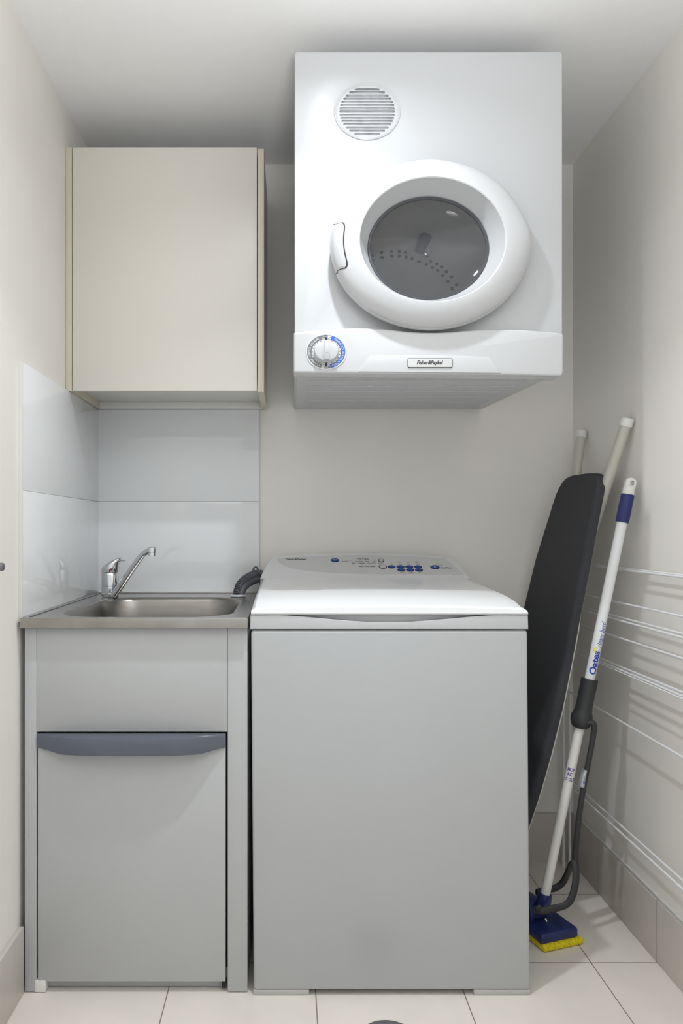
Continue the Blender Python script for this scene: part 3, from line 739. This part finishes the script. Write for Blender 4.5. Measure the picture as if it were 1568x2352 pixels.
# handle flap on the left of the ring, following the ring's curve
def ringpt(a, tdeg, off=0.0):
    T = [(.2338, 1.733), (.2300, 1.7275), (.2290, 1.7225), (.2255, 1.7170), (.216, 1.7095), (.203, 1.7040), (.188, 1.6998)]
    y = 1.698
    for (a1, y1), (a0, y0) in zip(T, T[1:]):
        if a >= a0: y = y0+(y1-y0)*(a-a0)/(a1-a0); break
    t = math.radians(tdeg)
    return Vector((dcx+a*math.cos(t), y-off, dcz+.001+a*RY*math.sin(t)))
def flap(name, lo, hi, m, parent, xin, off, lab=None):
    # rows in height, columns from the outer rim to the inner edge
    rings_ = []
    for j in range(25):
        s = j/24; z_ = lo+(hi-lo)*s
        c = max(0.0, 1-abs(2*s-1)**8)
        row = []
        for a in (.2338, .2325, .229, .225, .220, .215, .210, .207, .19):
            aa = a if a > xin else xin
            edge = .2335-(.2335-xin)*(c**.5)
            aa = max(a, edge)
            sn = max(-1, min(1, (z_-dcz-.001)/(aa*RY))); t = 180-math.degrees(math.asin(sn))
            row.append(ringpt(aa, t, off))
        rings_.append(row)
    return loft(name, rings_, m, parent, False, angle=60, label=lab)
hz0, hz1 = P(0, 617, 1.70).z, P(0, 504, 1.70).z
flap('handle_gap', hz0-.0018, hz1+.0018, M_print, dd, .2025, .0006, 'dark gap round the door handle')
flap('handle', hz0, hz1, M_whitep, dd, .2055, .0014)
for px0, px1 in ((914, 922), (1049, 1057)):
    box('top_clip', P(px0, 0, DY).x, P(px1, 0, DY).x, DY+.01, DY+.03, dzt-.001, dzt+.003, M_whitep, dryer, .001)

# ------------------------------------------------------------------ ironing board
ib = thing('ironing_board', 'folded ironing board with charcoal cover standing on end between washer and wall', 'ironing board', (0.62, 2.17, 0))
def bX(z, Y): return .583+.2135*z-.075*(Y-2.15)
HW = [(0.004, .03), (.03, .042), (.10, .062), (.2, .088), (.35, .123), (.48, .152), (.6, .180), (.72, .197), (.86, .203), (1.0, .192), (1.08, .173), (1.13, .160), (1.17, .151), (1.20, .142), (1.222, .129), (1.237, .113), (1.247, .092), (1.252, .06)]
NC = ((0, 0), (.35, 0), (.48, .010), (.6, .030), (.72, .050), (.86, .063), (1.0, .056), (1.08, .042), (1.17, .024), (1.222, .012), (1.252, 0.0))
def nearcut(z):
    for (a, c), (b, d) in zip(NC, NC[1:]):
        if z <= b: return c+(d-c)*(z-a)/(b-a)
    return 0.0
def board(name, offs, m, parent, grow=0.0, lab=None):
    R_ = []
    zz = []
    for (a, ha), (b, hb) in zip(HW, HW[1:]):
        n = 3
        zz += [(a+(b-a)*k/n, ha+(hb-ha)*k/n) for k in range(n)]
    zz.append(HW[-1])
    for z, h in zz:
        g_ = grow if z < .86 else min(grow, 0)*1-.005*(grow > 0); hn = h+g_-nearcut(z); h += g_; row = []
        for u, d in offs:
            Y = 2.165+u*(h if u > 0 else hn)
            row.append((bX(z, Y)+d, Y, z))
        R_.append(row)
    return loft(name, R_, m, parent, True, True, True, angle=50, label=lab)
board('cover', [(-1, .023), (-1, .014), (-.985, .007), (-.95, .002), (-.88, 0), (-.5, -.0015), (0, -.002), (.5, -.0015), (.88, 0), (.95, .002), (.985, .007), (1, .014), (1, .023)], M_cover, ib)
board('metal_top', [(-1, .0232), (-1.0, .0258), (1.0, .0258), (1, .0232)], M_cream, ib, .0015, 'cream metal edge under the cover')
def leg(Ya, za, Yb, zb_):
    off = .0385
    a = Vector((bX(za, 2.15)+off-.0, Ya, za)); b = Vector((bX(zb_, 2.15)+off, Yb, zb_))
    return a, b
for (Ya, za, Yb, zb_) in ((2.010, H+.285, 2.24, H-.55), (2.325, H+.292, 2.13, H-.55)):
    a, b = leg(Ya, za, Yb, zb_)
    b.x += .004; 
    lg = tube('leg', [a, b], .0145, M_tubeb, ib, 20, label='beige tube leg')
    d = (a-b).normalized()
    tube('end_cap', [a-d*.006, a-d*.004, a+d*.014, a+d*.017, a+d*.0185], [.0155, .0172, .0172, .0155, .010], M_capw, lg, 20, label='white end cap')
    if Ya < 2.1: LA = a

# ------------------------------------------------------------------ clothes airer
ai = thing('clothes_airer', 'white wire clothes airer folded flat against the right wall', 'drying rack', (0.89, 1.85, 0))
AY0, AY1 = 1.22, 2.392
rails = [(.1165, .917), (.1212, .905), (.2215, .893), (.2655, .900), (.2755, .885), (.3280, .893), (.4140, .903), (.4240, .892), (.4310, .880), (.5785, .893), (.8920, .902), (.9140, .885)]
for s_, X in rails:
    z = H-s_*X
    tube('rail', [(X, AY0, z), (X, AY1, z)], .0028 if s_ != .431 else .0018, M_wire, ai, 10)
for X, zt_ in ((.888, H-.075), (.908, H-.10)):
    for Y in (AY1, AY0):
        tube('upright', [(X, Y, .002), (X, Y, zt_)], .0042, M_wire, ai, 12)
        tube('foot_cap', [(X, Y, .0005), (X, Y, .03)], .0056, M_capw, ai, 12)
for X, zt_ in ((.888, H-.075), (.908, H-.10)):
    tube('foot_bar', [(X, AY0, .025), (X, AY0+.02, .025)], .004, M_wire, ai, 8)

# ------------------------------------------------------------------ mop
mp = thing('sponge_mop', 'white squeeze mop with navy head and yellow sponge leaning on the right wall', 'mop', (.69, 2.0, 0))
MB_, MT = Vector((.687, 1.985, .112)), Vector((.9065, 1.963, 1.222))
md = (MT-MB_).normalized()
def mz(py):      # point of the pole's axis seen at picture height py
    best = None
    for k in range(2001):
        p = MB_.lerp(MT, -.05+1.1*k/2000); q = CY+(H-p.z)*F/p.y
        if best is None or abs(q-py) < best[0]: best = (abs(q-py), p)
    return best[1]
tube('upper_pole', [mz(1640), mz(1190)], .0132, M_pole, mp, 64, label='glossy white upper pole')
tube('lower_pole', [MB_, mz(1650)], .0122, M_polel, mp, 64, label='cream white lower pole')
tube('grip', [mz(1200), mz(1198.5), mz(1137), mz(1135.5)], [.0155, .0168, .0168, .0158], M_navy, mp, 28, label='navy blue grip band')
gtop = mz(1135); g2 = mz(1118)
capo = tube('hanging_cap', [gtop-md*.004, gtop, g2, g2+md*.004], [.0150, .0155, .0145, .008], M_capw, mp, 28)
side = Vector((0, 1, 0)).cross(md).normalized()      # points right in the picture
c_ = mz(1120)
ol = [(-.0135, -.006), (.0140, -.006), (.0140, .014)]+[(.0003+.0137*math.cos(PI*k/14), .014+.012*math.sin(PI*k/14)) for k in range(1, 14)]+[(-.0135, .014)]
link('hanging_loop', plate_mesh([ol, ell(.0035, .0125, .0055, .0065, 20)], .012, .0015, lambda u, v, q: c_+side*u+md*v+Vector((0, q, 0))), M_capw, capo)
def along(plist): return [mz(a) for a, r in plist], [r for a, r in plist]
pp, rr_ = along([(1559, .0150), (1559.5, .0215), (1562, .0218), (1590, .0212), (1620, .0210), (1632, .0225), (1641, .0262), (1648, .0280), (1657, .0272), (1664, .0245), (1670, .0195), (1672, .0125)])
slv = tube('sliding_sleeve', pp, rr_, M_darkp, mp, 32, label='dark grey sliding sleeve')
Lp = [P(1350, 1661, 1.955), P(1360, 1660, 1.952), P(1364, 1668, 1.950), P(1362, 1690, 1.950), P(1352, 1745, 1.952), P(1341, 1800, 1.955), P(1330, 1870, 1.96), P(1323, 1935, 1.965), P(1319, 1985, 1.97)]
lev = tube('lever', catmull(Lp, 5), .0068, M_darkp, mp, 12, (1, .4, 0), 1.15, label='dark grey wringer lever')
fr1 = [P(1318, 1975, 1.968), P(1322, 2000, 1.955), P(1321, 2030, 1.945), P(1311, 2065, 1.937), P(1296, 2080, 1.935), P(1270, 2087, 1.935), P(1243, 2093, 1.935), P(1233, 2083, 1.945)]
tube('front_hook', catmull(fr1, 6), .0095, M_darkp, lev, 16, (0, 1, 0), .5)
fr2_ = [P(1317, 1978, 1.985), P(1311, 1986, 2.01), P(1302, 2008, 2.05), P(1291, 2028, 2.07), P(1274, 2040, 2.075), P(1250, 2044, 2.075), P(1232, 2050, 2.06)]
tube('rear_hook', catmull(fr2_, 6), .0098, M_darkp, lev, 16, (0, 1, 0), .5)
# head
hc = Vector((.682, 2.014, 0)); ang = math.radians(19)
def hb(name, sx_, sy_, z0, z1, m, parent, bev, dx=0, dy=0, lab=None, taper=0.0):
    bm = bmesh.new(); add_box(bm, -sx_/2+dx, sx_/2+dx, -sy_/2+dy, sy_/2+dy, z0, z1, bev, 3)
    for v in bm.verts:
        if taper: 
            f = 1-taper*(v.co.z-z0)/(z1-z0); v.co.x = dx+(v.co.x-dx)*f; v.co.y = dy+(v.co.y-dy)*f
    bm.transform(Matrix.Translation(hc) @ Matrix.Rotation(ang, 4, 'Z'))
    return link(name, from_bm(bm, name), m, parent, label=lab)
head = hb('head_plate', .118, .178, .0165, .043, M_navyhead, mp, .007, -.003, .002, 'navy head plate')
hb('sponge', .126, .186, .0005, .0180, M_sponge, mp, .006, .004, -.002, 'yellow sponge')
hb('wing', .050, .075, .042, .086, M_navyhead, head, .006, -.012, .02, taper=.3)
hb('socket_wing', .012, .07, .042, .092, M_navyhead, head, .004, -.040, .01, taper=.25)
tube('hook_pin', [P(1226, 2090, 1.952), P(1247, 2090, 1.946)], .0095, M_darkp, head, 16, label='dark round hook pivot')
sb0 = MB_-md*.04
tube('socket', [sb0, MB_-md*.005, MB_+md*.004], [.020, .0185, .0165], M_navyhead, head, 24)
tube('eyelet', [P(1252, 2110, 1.93), P(1254, 2113, 1.928), P(1255, 2117, 1.926)], .0018, M_capw, head, 8)
# lettering round the poles
toward = Vector((0, -1, 0)); toward = (toward-md*toward.dot(md)).normalized()
sider = md.cross(toward).normalized()
if sider.x < 0: sider = -sider
def pole_wrap(cpt, rad, ex, ey, phi0=0.0):
    # ex/ey: text axes given as (along pole, round to the right)
    def f(x, y):
        al = x*ex[0]+y*ey[0]; ro = x*ex[1]+y*ey[1]
        ph = phi0+ro/rad
        return cpt+md*al+(toward*math.cos(ph)+sider*math.sin(ph))*rad
    return f
def pole_text(name, body, py, rad, w_, h_, m, parent, upright=False, phi=0.0, **k):
    bm = bmesh.new(); c0 = mz(py)
    axes = ((0, 1), (1, 0)) if upright else ((1, 0), (0, -1))
    add_text(bm, body, (0, 0, 0), (1, 0, 0), (0, 1, 0), wrap=pole_wrap(c0, rad, axes[0], axes[1], phi), width=w_, height=h_, **k)
    # normals outward
    return finish(bm, name, m, parent)
up_pole = [o for o in mp.children if o.name.startswith('upper_pole')][0]
lo_pole = [o for o in mp.children if o.name.startswith('lower_pole')][0]
pole_text('lettering', 'Oates', 1520, .01345, .064, .019, M_blueprint, up_pole, phi=-.12, bold=.035, resol=4)['label'] = 'bold blue lettering'
pole_text('lettering', 'cleans best!', 1455, .01345, .069, .0135, M_blueprint, up_pole, phi=.1, shear=.3, resol=4)['label'] = 'slanted blue lettering'
bm = bmesh.new()
for dx_, dy_, rt in ((-.005, .004, .6), (-.0015, .0075, -.3), (.004, .006, -.9)):
    cfn = pole_wrap(mz(1492), .01355, (1, 0), (0, -1), -.3)
    vs = []
    for k in range(16):
        a = 2*PI*k/16; u, v = .0048*math.cos(a), .0019*math.sin(a)*(1+.5*math.cos(a))
        x = dx_+u*math.cos(rt)-v*math.sin(rt); y = dy_-.003+u*math.sin(rt)+v*math.cos(rt)
        vs.append(bm.verts.new(cfn(x, y)))
    bm.faces.new(vs)
finish(bm, 'leaf_mark', M_yelprint, up_pole, label='yellow leaf mark')
pole_text('fine_print', 'll l lllll llll ll l lllll lll ll lllll l lll', 1500, .01345, .125, .0016, M_blueprint, up_pole, phi=.72)['label'] = 'thin line of small blue print'
for tx, py, wv, ph in (('MOP', 1766, .019, -.35), ('RE', 1776.5, .0115, -.45), ('G OUT', 1788, .026, -.12)):
    pole_text('sticker_lettering', tx, py, .01245, wv, .0092, M_purple, lo_pole, True, ph, bold=.03)['label'] = 'purple lettering'
# torn silver sticker on the lever
lc0 = P(1337.5, 1785, 1.9535)
la, lb = P(1344, 1767, 1.955), P(1335, 1806, 1.956)
ldir = (la-lb).normalized()
st = tube('torn_sticker', [lb-Vector((0, 0, 0)), (la+lb)/2, la], [.0088, .0086, .0088], M_silverlab, lev, 14, (1, .4, 0), 1.1, label='torn silver sticker')
bm = bmesh.new(); add_text(bm, 'W', P(1341, 1798, 1.944), (1, 0, -.05), (.2, 0, 1), .0003, width=.0065, height=.0065, bold=.04)
finish(bm, 'sticker_lettering', M_blueprint, lev)

# ------------------------------------------------------------------ floor waste and wall knob
dcx_, dcy_ = .2136, 1.581
fw = thing('floor_waste', 'round grey floor drain set in the tiles in front of the washing machine', 'drain', (dcx_, dcy_, 0))
loft('frame', [[(dcx_+r*math.cos(2*PI*k/48), dcy_+r*math.sin(2*PI*k/48), z) for k in range(48)] for r, z in ((.064, .0002), (.0635, .002), (.061, .003), (.052, .003), (.051, .001))], M_drain, fw)
gs = [rrect(dcx_-math.sqrt(.046**2-(yy*.001)**2)+.002, dcx_+math.sqrt(.046**2-(yy*.001)**2)-.002, dcy_+yy*.001-.002, dcy_+yy*.001+.002, .0019, 3) for yy in range(-36, 37, 9)]
xy_plate('grate', [ell(dcx_, dcy_, .0508, .0508, 48)]+gs, .0006, .0024, M_drain, fw)
ky, kzz = 1.556, P(0, 1302, 1.556).z
wk = thing('wall_peg', 'small round metal peg sticking out of the left wall at the picture edge', 'peg', (XL, ky, kzz))
def xring(r, x): return [(x, ky+r*math.cos(2*PI*k/28), kzz+r*math.sin(2*PI*k/28)) for k in range(28)]
loft('stem', [xring(.005, XL+.003), xring(.005, XL+.022)], M_chrome, wk, True, True, True)
loft('knob_head', [xring(.005, XL+.021), xring(.0085, XL+.023), xring(.0088, XL+.033), xring(.0078, XL+.0365), xring(.005, XL+.038)], M_drain, wk, True, True, True)
loft('back_plate', [xring(.013, XL+.0002), xring(.013, XL+.002), xring(.012, XL+.003)], M_chrome, wk, True, True, True)
